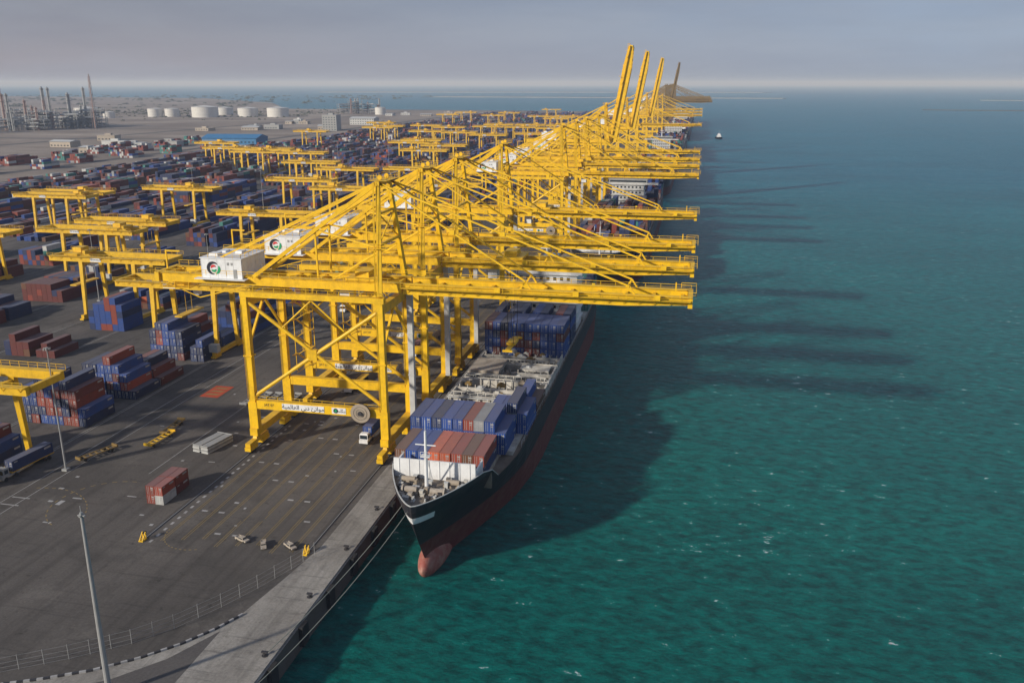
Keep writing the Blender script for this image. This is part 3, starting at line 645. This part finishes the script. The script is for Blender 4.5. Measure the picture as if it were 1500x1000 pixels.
# ---------------- ships ----------------
def ship(y0,L,B,x0,zd,ztop,sup_y,first=False):
    cx=x0+B/2
    rt=root('container_ship','black and red container ship moored at the quay' if first else 'container ship moored further along the quay','ship','moored container ships',(cx,y0,0))
    wl=-4
    def stem(z):
        zn=max(0,min(1,(z-wl)/(ztop-wl))); return 8.5*(1-zn)**1.3
    def hw(s,z):
        zn=max(0,min(1,(z-wl)/(ztop-wl))); lent=62+(33-62)*zn; p=1.2+(.70-1.2)*zn
        a=max(0,min(1,s/lent)); w=B/2*math.sin(math.pi/2*a)**p
        t=max(0,(s-(L-28))/28); w*=1-t*t*(.55*(1-zn)+.08); return w
    st=[0,.4,1,2,3.5,5,7,9.5,12,15,18,22,27,33,40,50,60,80,L*.5,L*.7,L-28,L-18,L-8,L]
    st=sorted(set([s for s in st if s<=L]))
    def ztp(s): 
        t=max(0,min(1,(s-17)/5)); return (ztop+1.2)*(1-t)+(zd+.4)*t
    fr=[-9,-4.4,-2,0,3.2,4.4,6,7.2]
    grid=[]
    for s in st:
        row=[]
        zt=ztp(s)
        zs=fr+[8.0+(zt-8.0)*f for f in(.15,.45,.75,1)]
        for z in zs:
            sy=stem(z)*max(0,1-s/40); row.append((hw(s,min(z,ztop)),s+sy,z))
        grid.append(row)
    mb=MB(); nz=len(grid[0])
    for side in(1,-1):
        o=len(mb.v); mb.v+=[(side*a,b2,c) for r_ in grid for (a,b2,c) in r_]
        for i in range(len(st)-1):
            for j in range(nz-1):
                f=(o+i*nz+j,o+(i+1)*nz+j,o+(i+1)*nz+j+1,o+i*nz+j+1)
                mb.f.append(f if side>0 else f[::-1])
                mi=1 if j<4 else 0
                if first and j==8 and st[i]<3.4: mi=2
                mb.m.append(mi)
    lr=grid[-1]; n=nz
    mb.add([(a,b2,c) for a,b2,c in lr]+[(-a,b2,c) for a,b2,c in lr],[(j,n+j,n+j+1,j+1) for j in range(n-1)],0)
    mb.obj('hull',[BLK,RED,WHT],rt,smooth=False)
    mb=MB()
    for side in(1,-1):
        for i in range(len(st)-1):
            if st[i+1]>22: break
            p=grid[i][-1]; q=grid[i+1][-1]; 
            mb.beam((side*p[0],p[1],p[2]+.06),(side*q[0],q[1],q[2]+.06),.2,.12)
    mb.obj('bulwark_rail',LGREY,rt)
    mb=MB(); nu,nv=18,12; vs_=[]
    for i in range(nv+1):
        ph=math.pi*i/nv
        for j in range(nu):
            th=2*math.pi*j/nu
            vs_.append((2.3*math.sin(ph)*math.cos(th),13.5-9*math.cos(ph),-3.1+3.3*math.sin(ph)*math.sin(th)+ .6*math.cos(ph)))
    mb.add(vs_,[(i*nu+j,i*nu+(j+1)%nu,(i+1)*nu+(j+1)%nu,(i+1)*nu+j) for i in range(nv) for j in range(nu)]); mb.obj('bulbous_bow',BULB,rt,smooth=True)
    mb=MB()
    for a,b2 in zip(st,st[1:]):
        z=ztop if b2<=18.1 else zd
        ya=a+stem(z)*max(0,1-a/40); yb=b2+stem(z)*max(0,1-b2/40)
        wa=max(.02,hw(a,z)-.06); wb=hw(b2,z)-.06
        mb.add([(-wa,ya,z),(wa,ya,z),(wb,yb,z),(-wb,yb,z)],[(0,1,2,3)])
    w18=hw(18,ztop)-.1; mb.box(-w18,w18,17.6,18.2,zd,ztop-.02)
    mb.obj('deck',DECK,rt)
    mb=MB(); bw=hw(13,ztop)-.25
    mb.box(-bw,bw,13.0,13.3,ztop,ztop+3.5)
    for i in range(9): mb.beam((-bw+.5+i*(2*bw-1)/8,14.8,ztop+.1),(-bw+.5+i*(2*bw-1)/8,13.35,ztop+3.2),.15)
    for i in range(8): mb.box(-bw+1+i*(2*bw-2)/7-.06,-bw+1+i*(2*bw-2)/7+.06,12.9,13.0,ztop,ztop+3.5)
    for s in(-1,1): mb.box(s*bw-.15,s*bw+.15,13.3,18,ztop,ztop+2.2)
    mb.obj('breakwater',WHT,rt)
    mb=MB(); mb.tube((0,8.5,ztop),(0,8.5,ztop+11),.36,.2,n=10); mb.beam((-1.8,8.5,ztop+8.5),(1.8,8.5,ztop+8.5),.16); mb.box(-.8,.8,7.9,9.1,ztop+6.4,ztop+6.55); mb.beam((0,8.5,ztop+7),(0,12,ztop),.16); mb.tube((0,8.5,ztop+11),(0,8.5,ztop+13),.05)
    mb.rail((-.8,7.9,ztop+6.5),(.8,7.9,ztop+6.5),.9,.8,.06)
    mb.obj('foremast',WHT,rt)
    if first:
        for s in(-1,1):
            mb=MB(); mb.tube((s*1.2,6.8,ztop+.9),(s*3.4,6.8,ztop+.9),.55,n=14); mb.box(s*2.3-1.3,s*2.3+1.3,6.2,7.5,ztop,ztop+.5); mb.tube((s*3.5,6.8,ztop+.9),(s*3.8,6.8,ztop+.9),.8,n=14)
            mb.beam((s*2,6.3,ztop+.7),(s*1.0,3.6,ztop+.1),.25); mb.obj('windlass',HATCH,rt)
            mb=MB(); mb.tube((s*2.8,10.8,ztop+.8),(s*5.2,10.8,ztop+.8),.5,n=14); mb.box(s*4-1.6,s*4+1.6,10.2,11.4,ztop,ztop+.4); mb.obj('mooring_winch',REEL,rt)
        def bit(a,b2,h=.7,kind=0):
            if abs(a)>hw(b2,ztop)-.7: return
            mb=MB()
            if kind==0:
                mb.box(a-.3,a+.3,b2-.55,b2+.55,ztop,ztop+.12)
                for d in(-.3,.3): mb.tube((a,b2+d,ztop+.1),(a,b2+d,ztop+h),.17,n=8)
                mb.obj('mooring_bitts',LGREY,rt)
            else:
                mb.box(a-.3,a+.3,b2-.3,b2+.3,ztop,ztop+h); mb.box(a-.38,a+.38,b2-.38,b2+.38,ztop+h,ztop+h+.08); mb.obj('deck_locker',random.choice([HATCH2,REEL,LGREY,DARK,HATCH]),rt)
        for s in(-1,1):
            for (a,b2) in((1.1,4.4),(2.4,5.6),(3.9,8),(5.2,9.8),(6.1,12.2)): bit(s*a,b2)
        for q in range(70): bit(random.uniform(-7.4,7.4),random.uniform(4,12.4),random.uniform(.2,1.1),1)
        for s in(-1,1):
            mb=MB(); mb.rail((s*(B/2-.25),36,zd+.4),(s*(B/2-.25),L-14,zd+.4),1.1,3,.07)
            mb.obj('deck_rail',LGREY,rt)
    y=19.5+ (0 if first else 4); kk=0; oh=MB(); fb=MB()
    while y<L-12:
        if abs(y0+y+6.2-sup_y)<13: y+=13; kk+=1; continue
        hb=MB(); lb=MB()
        w=min(B/2-1.0,hw(y,zd)-1.0)
        opened=first and kk in(3,4,5)
        if opened:
            for s in(-1,1): hb.box(s*w-.2,s*w+.2,y,y+11.6,zd,zd+1.9,1)
            hb.box(-w+.2,w-.2,y-.0,y+.3,zd,zd+1.9,1); hb.box(-w+.2,w-.2,y+11.3,y+11.6,zd,zd+1.9,1)
            oh.box(-w+.25,w-.25,y+.35,y+11.2,zd+.02,zd+.2,0)  # dark slab on the deck stands in for the shade of a deep hold
            for i in range(11):
                xx=-w+.9+i*(2*w-1.8)/10
                for yy in(y+.5,y+5.7,y+10.9): fb.box(xx-.09,xx+.09,yy-.1,yy+.1,zd+.2,zd+2.6)
                if kk!=4 and i%2: fb.box(xx-.07,xx+.07,y+.6,y+10.8,zd+1.5,zd+1.62)
            fb.box(-w+.2,w-.2,y+5.4,y+6.1,zd+1.0,zd+1.8)
            for yy in(y+.5,y+10.9): fb.box(-w+.5,w-.5,yy-.15,yy+.15,zd+2.5,zd+2.7)
            if kk==4: hb.box(-w+.5,-w+8,y+1,y+11,zd+1.95,zd+2.6,1); hb.box(-w+.8,-w+8.3,y+1.2,y+11.2,zd+2.65,zd+3.3,0); hb.box(2,w-1,y+6.5,y+11,zd+1.95,zd+2.4,1)
        else:
            for q,(a,b2) in enumerate(((-w,-w/3-.1),(-w/3+.1,w/3-.1),(w/3+.1,w))):
                mi=(q+kk)%2; hb.box(a,b2,y,y+11.8,zd,zd+.86,mi)
                for i in range(6): hb.box(a+.2,b2-.2,y+.6+i*2,y+.75+i*2,zd+.86,zd+.95,mi)
                if first:
                    for i in range(16): 
                        xx=random.uniform(a+.4,b2-.4); yy=random.uniform(y+.4,y+11); hb.box(xx-.12,xx+.12,yy-.12,yy+.12,zd+.87,zd+random.uniform(1.1,1.7),1-mi)
        hb.obj('hatch_cover',[HATCH,HATCH2],rt)
        if first and 1<kk<6:
            for i in range(9):
                xx=random.uniform(-w+1,w-1); yy=random.uniform(y+1,y+11); s_=random.uniform(.4,1.1); z_=zd+(1.9 if opened else .96)
                m2=MB(); m2.box(xx-s_,xx+s_,yy-s_*.6,yy+s_*.6,z_,z_+s_*.7); m2.box(xx-s_*.5,xx+s_*.5,yy-s_*.3,yy+s_*.3,z_+s_*.7,z_+s_*1.1); m2.obj('lashing_gear_bin',random.choice([REEL,DARK,LGREY,OCH,HATCH2]),rt)
        h=1.6 if first else 6
        for i in range(10):
            xx=-w+i*2*w/9; lb.box(xx-.12,xx+.12,y+12.1,y+12.5,zd,zd+h)
        lb.box(-w-.4,w+.4,y+12,y+12.6,zd+h,zd+h+.15); lb.rail((-w,y+12,zd+h+.15),(w,y+12,zd+h+.15),1,2.5,.07)
        lb.obj('lashing_bridge',LGREY,rt)
        y+=13; kk+=1
    if oh.v: oh.obj('cargo_hold_shade',DARK,rt); fb.obj('cell_guide',HATCH2,rt)
    sy=sup_y-y0; sb=MB(); gl=MB(); w=B/2-1.5; nl=6
    sm=WHT if first else SHW
    for i in range(nl):
        z=zd+i*2.8; ww=w if (first or i<2) else w-6
        sb.box(-ww,ww,sy-5.5,sy+5.5,z,z+2.65); sb.box(-ww-.5,ww+.5,sy-6.3,sy+6.3,z+2.65,z+2.8)
        for k in range(int(2*ww/2)): gl.box(-ww+.6+k*2,-ww+1.5+k*2,sy-5.56,sy-5.51,z+1.0,z+1.9)
    z=zd+nl*2.8; sb.box(-w+4.5,w-4.5,sy-5,sy+3,z,z+2.8); sb.box(-B/2,B/2,sy-5.6,sy-2.6,z,z+.9); sb.box(-w+4,w-4,sy-5.5,sy+3.5,z+2.8,z+3)
    gl.box(-w+4.8,w-4.8,sy-5.1,sy-5.02,z+1.2,z+2.2)
    su=sb.obj('superstructure',sm,rt); gl.obj('window_row',GLASS,su)
    mb=MB(); mb.tube((0,sy,z+3),(0,sy,z+10),.4,.2); mb.beam((-2.5,sy,z+6.5),(2.5,sy,z+6.5),.2); mb.beam((-1.5,sy,z+8.3),(1.5,sy,z+8.3),.3); mb.obj('radar_mast',WHT,su)
    mb=MB(); mb.box(-3,3,sy+6.5,sy+11.5,zd,z+2,top=.85); mb.box(-2.3,2.3,sy+7,sy+11,z+2.02,z+3.2); mb.obj('funnel',BLUEW if first else DARK,rt)
    return rt
ship(-45,185,22.6,8.8,8,11,84,True)
for (y0,L,B,ys_) in shipsdef: ship(y0,L,B,10,9.4,13,ys_)
def rope(p,q,sag):
    mb=MB(); p=Vector(p);q=Vector(q);n=18;pr=None
    for i in range(n+1):
        t=i/n; c=p.lerp(q,t); c.z-=sag*4*t*(1-t)
        if pr is not None: mb.beam(pr,c,.085)
        pr=c
    tag(mb.obj('mooring_rope',ROPE),'mooring rope slung from the ship bow to a quay bollard','rope','mooring ropes')
rope((19.6,-43.0,11.4),(6.6,-85,.6),2.2); rope((18.0,-42.0,11.4),(6.6,-70,.6),1.2)
# ---------------- vehicles & apron objects ----------------
def wheels(mb,xs,ys,r,w=.35):
    for x in xs:
        for y in ys: mb.tube((x-w/2,y,r),(x+w/2,y,r),r,n=12)
def truck(loc,rz,lab,cont=None,cabm=WHT):
    rt=root('terminal_truck',lab,'truck','terminal trucks',loc,rz,.88)
    mb=MB(); mb.box(-1.1,1.1,-8.6,-7.0,.8,2.9); mb.box(-1.05,1.05,-8.5,-7.1,2.9,3.1,top=.9); mb.box(-1.15,1.15,-9.0,-8.6,.6,1.5); mb.box(-.9,.9,-7,-4,.7,1.1)
    cab=mb.obj('cab',cabm,rt)
    mb=MB(); mb.box(-.95,.95,-8.66,-8.61,1.7,2.7); mb.box(1.11,1.15,-8.3,-7.3,1.8,2.7); mb.box(-1.15,-1.11,-8.3,-7.3,1.8,2.7); mb.obj('window',GLASS,cab)
    mb=MB(); mb.box(-1.1,1.1,-6.2,6.2,1.25,1.45); mb.box(-.5,.5,-6,6,.95,1.25); mb.obj('trailer',YEL2,rt)
    mb=MB(); wheels(mb,(-.95,.95),(-8,-5.2,3.4,4.7),.5); mb.obj('wheel',RUB,rt)
    if cont:
        o=bpy.data.objects.new('shipping_container',cmesh(12.19,cont)); C.objects.link(o); o.location=(loc[0],loc[1],1.34); o.rotation_euler=(0,0,rz); o.scale=(.86,)*3
        tag(o,'%s shipping container loaded on a truck trailer'%cword[cont],'shipping container','stacked shipping containers')
    return rt
truck((-7.5,11,0.01),0,'white cab terminal truck carrying a blue container under the crane','blue')
truck((-72.5,-22,.01),-.1,'terminal truck with a dark container beside the yard','navy',GREY)
truck((-24,42,.01),0,'empty terminal truck with flat trailer under the cranes')
truck((-17,75,.01),0,'terminal truck hauling a container under the cranes','brick')
truck((-58,120,.01),0,'terminal truck hauling a container along the yard road','brick')
truck((-55,210,.01),math.pi,'terminal truck hauling a container along the yard road','blue')
def bomb(loc,rz,lab='yellow low empty trailer parked on the apron',mat=YEL2,sc=.72):
    rt=root('cargo_trailer',lab,'trailer','parked trailers',loc,rz,sc)
    mb=MB(); mb.box(-1.2,-.9,-6,6,.9,1.2); mb.box(.9,1.2,-6,6,.9,1.2)
    for i in range(7): mb.box(-.9,.9,-6+i*1.9,-5.6+i*1.9,.92,1.15)
    for y in(-6,6): mb.box(-1.35,1.35,y-.2,y+.2,.9,1.7)
    mb.obj('trailer_frame',mat,rt); mb=MB(); wheels(mb,(-.95,.95),(3.2,4.4,-4.4),.45); mb.obj('wheel',RUB,rt)
bomb((-53.7,-4,.01),-.05); bomb((-62.5,-14,.01),-.35,'weathered ochre trailer parked on the apron',OCH); bomb((-55,3,.01),.1,'weathered ochre trailer parked on the apron',OCH)
for q in range(5): bomb((-46+q*2.6,24+q*.3,.01),0,'grey low trailer parked in a row',GREY)
rt=root('flat_rack_stack','stack of pale grey collapsed flat racks on the apron','flat rack','flat racks',(-40.3,-4.0,.02),-.2,.68)
for i in range(4):
    mb=MB(); o_=(i%2)*.15
    mb.box(-3.3+o_,-.6+o_,-6,6,i*.62,i*.62+.42); mb.box(.2-o_,2.9-o_,-6,6,i*.62,i*.62+.42)
    for y in(-5.8,5.6): mb.box(-3.3,2.9,y,y+.3,i*.62+.42,i*.62+.62)
    mb.obj('flat_rack',GREY if i%2 else LGREY,rt)
def pickup(loc,rz,mat,lab):
    rt=root('pickup_truck',lab,'pickup','pickups parked near the rail end',loc,rz,.55)
    mb=MB(); mb.box(-.9,.9,-2.5,2.5,.45,.95); mb.box(-.82,.82,-1.2,.6,.95,1.65,top=.85); mb.box(-.9,-.8,.8,2.5,.95,1.25); mb.box(.8,.9,.8,2.5,.95,1.25); mb.box(-.9,.9,2.42,2.5,.95,1.25); mb.obj('body',mat,rt)
    mb=MB(); mb.box(-.7,.7,-1.17,-1.1,1.02,1.5); mb.box(-.83,-.79,-.9,.4,1.05,1.5); mb.box(.79,.83,-.9,.4,1.05,1.5); mb.obj('window',GLASS,rt)
    mb=MB(); wheels(mb,(-.82,.82),(-1.6,1.6),.38,.22); mb.obj('wheel',RUB,rt)
    for s in(-1,1): mb=MB(); mb.box(s*.62-.12,s*.62+.12,-2.53,-2.5,.7,.85); mb.obj('headlight',WHT,rt)
pickup((-13.0,-41.2,.03),1.2,BEIGE,'beige pickup truck parked on the lane markings'); pickup((-8.4,-42.2,.03),.5,BEIGE,'beige pickup truck parked on the lane markings'); pickup((-3.6,-41.6,.03),1.0,BEIGE,'beige pickup truck parked near the quay rail')
def mast(loc,h,first=False):
    rt=root('light_mast','tall plain grey mast beside the apron fence' if first else 'tall thin lighting mast in the container yard','light mast','lighting masts',loc)
    mb=MB(); mb.tube((0,0,0),(0,0,h),.42 if first else .22,.2 if first else .10,n=12); mb.box(-.6,.6,-.6,.6,0,.5)
    mb.obj('pole',GREY,rt)
    mb=MB()
    if first: mb.box(-.5,.5,-.12,.12,h-.5,h-.35); mb.box(-.12,.12,-.4,.4,h-.5,h-.35); mb.tube((0,0,h),(0,0,h+.9),.05)
    else:
        mb.tube((0,0,h-.3),(0,0,h),.35,n=12)
        for i in range(6):
            a=i*math.pi/3; mb.box(math.cos(a)*.6-.12,math.cos(a)*.6+.12,math.sin(a)*.6-.12,math.sin(a)*.6+.12,h-.5,h-.1)
    mb.obj('lamp_head',GREY,rt); return rt
mast((-10,-82,0),27,True)
m0=mast((-64,-22,0),27)
for k in range(1,5):
    for y in(110,330,560,900): clone(m0,(-60-47*k-0,y,0))
rt=root('tugboat','small white and dark tugboat moving off the quay','boat','boats',(90,1246,-4),.1)
mb=MB(); mb.add([(0,-14,0),(4,-7,0),(4.2,12,0),(-4.2,12,0),(-4,-7,0),(0,-16,3.4),(4.8,-7,2.6),(4.8,13,2),(-4.8,13,2),(-4.8,-7,2.6)],[(0,1,6,5),(1,2,7,6),(2,3,8,7),(3,4,9,8),(4,0,5,9),(5,6,7,8,9)]); mb.obj('hull',BLK,rt)
mb=MB(); mb.box(-3,3,-6,4,2.3,5); mb.box(-2.2,2.2,-4.5,1,5,7.8,top=.85); mb.tube((0,-1,7.8),(0,-1,13),.2); mb.box(-1,1,4.5,6.5,2.3,6.5); mb.obj('cabin',WHT,rt)
# ---------------- industrial background ----------------
def cyl_tank(x,y,r,h,lab='white cylindrical storage tank on the sand flat'):
    rt=root('storage_tank',lab,'storage tank','storage tanks',(x,y,0))
    mb=MB(); mb.tube((0,0,0),(0,0,h),r,n=40); mb.tube((0,0,h),(0,0,h+r*.12),r*.99,r*.05,n=40)
    for z in(.33,.66,1): mb.tube((0,0,h*z-.5),(0,0,h*z-.1),r+.35,n=40)
    mb.obj('tank_shell',TANK,rt)
    mb=MB(); mb.beam((r+.5,0,0),(0,-r-.6,h),1.2,.3); mb.rail((0,-r,h),(r*.6,-r*.8,h),1.5,4,.3); mb.obj('ladder',GREY,rt)
for (x,y,r,h) in [(-1245,1790,17,19),(-1205,1800,17,19),(-1110,1790,31,24),(-1030,1850,24,20),(-950,1850,26,21),(-1150,1950,22,18),(-1380,1717,27,22),(-1300,1690,13,14),(-760,2050,14,18)]: cyl_tank(x,y,r,h)
random.seed(11)
paintc=[GREY,STK]
def column(x,y,h,r):
    rt=root('distillation_column','slim steel process column in the refinery','process column','refinery columns',(x,y,0))
    mb=MB(); mb.tube((0,0,0),(0,0,h),r,r*.9,n=12); mb.tube((0,0,h),(0,0,h+r),r*.9,r*.3,n=12)
    for z in(.3,.55,.8,.97): mb.tube((0,0,h*z),(0,0,h*z+.5),r+1.4,n=12)
    mb.beam((r+.8,0,0),(r+.8,0,h),.8); mb.obj('column_shell',paintc[0] if random.random()<.5 else paintc[1],rt)
for i in range(24): column(-1210+random.random()*150,1130+random.random()*200,random.choice([24,30,38,48,60,70]),random.choice([1.6,2.2,2.8]))
for i in range(6): column(-860+random.random()*70,2080+random.random()*60,random.choice([22,28,38]),2.0)
def unit(x,y):
    rt=root('process_unit','open steel pipe structure in the refinery','refinery unit','refinery units',(x,y,0),random.random())
    mb=MB(); W=18;D=12;H=random.choice([12,18,26,34])
    for a in(-W,0,W):
        for b2 in(-D,D): mb.beam((a,b2,0),(a,b2,H),1)
    z=6
    while z<=H:
        mb.box(-W,W,-D,D,z-.4,z); z+=6
        for q in range(3): mb.tube((-W+random.random()*W,random.uniform(-D,D),z-5.8),(random.uniform(0,W),random.uniform(-D,D),z-5.5+.0),1.6,n=8)
    mb.obj('steel_frame',paintc[0],rt)
for i in range(30): unit(-1240+random.random()*210,1080+random.random()*280)
for i in range(4): unit(-880+i*30,2080+random.random()*60)
rt=root('flare_stack','tall slender flare stack beside the refinery','flare stack',None,(-1010,1253,0))
mb=MB(); mb.tube((0,0,0),(0,0,94),1.3,.8,n=10)
for i in range(9):
    z=i*10; t=1-i*.07; t2=1-(i+1)*.07
    mb.beam((-3*t,-3*t,z),(3*t2,3*t2,z+10),.3); mb.beam((3*t,-3*t,z),(-3*t2,3*t2,z+10),.3)
for a in(-3,3):
    for b2 in(-3,3): mb.beam((a,b2,0),(a*.37,b2*.37,90),.45)
mb.obj('stack_pipe',STK,rt)
def bldg(x,y,w,d,h,mat,lab,rz=0,pitch=False):
    rt=root('warehouse' if pitch else 'building',lab,'warehouse' if pitch else 'building','buildings behind the yard',(x,y,0),rz)
    mb=MB(); mb.box(-w/2,w/2,-d/2,d/2,0,h); 
    if not pitch: mb.box(-w/2-.3,w/2+.3,-d/2-.3,d/2+.3,h,h+.7); mb.box(-w/6,w/6,-d/6,d/6,h+.7,h+3)
    mb.obj('wall',mat,rt)
    if pitch:
        mb=MB(); mb.add([(-w/2-1,-d/2-1,h),(w/2+1,-d/2-1,h),(w/2+1,d/2+1,h),(-w/2-1,d/2+1,h),(-w/2-1,0,h+w*.06),(w/2+1,0,h+w*.06)],[(0,1,5,4),(2,3,4,5),(0,4,3),(1,2,5),(0,3,2,1)]); mb.obj('roof',mat if mat is BLUEW else LGREY,rt)
    mb=MB()
    for fl in range(max(1,int(h/4))):
        for k in range(int(w/5)): mb.box(-w/2+1.5+k*5,-w/2+4+k*5,-d/2-.08,-d/2-.02,1.5+fl*4,3+fl*4)
    mb.obj('window_row',GLASS,rt)
bldg(-528,885,72,40,11,BLUEW,'long blue clad warehouse behind the container yard',.1,True)
bldg(-560,1270,26,20,26,GREY,'grey blocky office tower beyond the yard')
bldg(-590,1500,50,30,12,LGREY,'pale industrial shed beyond the yard',0,True)
for i in range(22):
    x=random.uniform(-780,-575); y=random.uniform(700,2200); w_=random.uniform(14,36)
    bldg(x,y,w_,random.uniform(12,28),random.choice([4,5,7]),random.choice([BEIGE,GREY,LGREY,BEIGE]),'low pale industrial building on the sand flat',random.uniform(-.2,.2),random.random()<.4)
for i in range(36):
    x=-600-random.random()*220; y=560+ (i%3)*14+random.random()*3
    rt=root('parked_car','small white vehicle parked on the sandy lot','car','parked vehicles',(x,y,.03),random.choice([0,1.57]))
    mb=MB(); mb.box(-.9,.9,-2.3,2.3,.3,.95); mb.box(-.8,.8,-1.2,1.4,.95,1.5,top=.8); mb.obj('body',WHT if i%3 else DARK,rt)
mb=MB()
for i in range(1500):
    if i<450: x=random.uniform(-1700,-900); y=random.gauss(2050,170)
    else: x=random.uniform(-8000,-1500); y=random.uniform(2300,5500)
    s=random.uniform(1.5,4)*(1 if i<450 else 3)
    for q in range(4):
        a=random.uniform(0,6.28); dx,dy=random.gauss(0,s*.6),random.gauss(0,s*.6); h=random.uniform(.6,1.1)*s*(1 if i<450 else .6)
        mb.add([(x+dx+s*math.cos(a),y+dy+s*math.sin(a),0),(x+dx+s*math.cos(a+2.1),y+dy+s*math.sin(a+2.1),0),(x+dx+s*math.cos(a+4.2),y+dy+s*math.sin(a+4.2),0),(x+dx,y+dy,h)],[(0,1,3),(1,2,3),(2,0,3)])
o=mb.obj('desert_scrub',FOL); o['kind']='stuff'; tag(o,'scattered dry green scrub across the sandy land','scrub')
print('CONT',len(conts),'OBJ',len(bpy.data.objects))
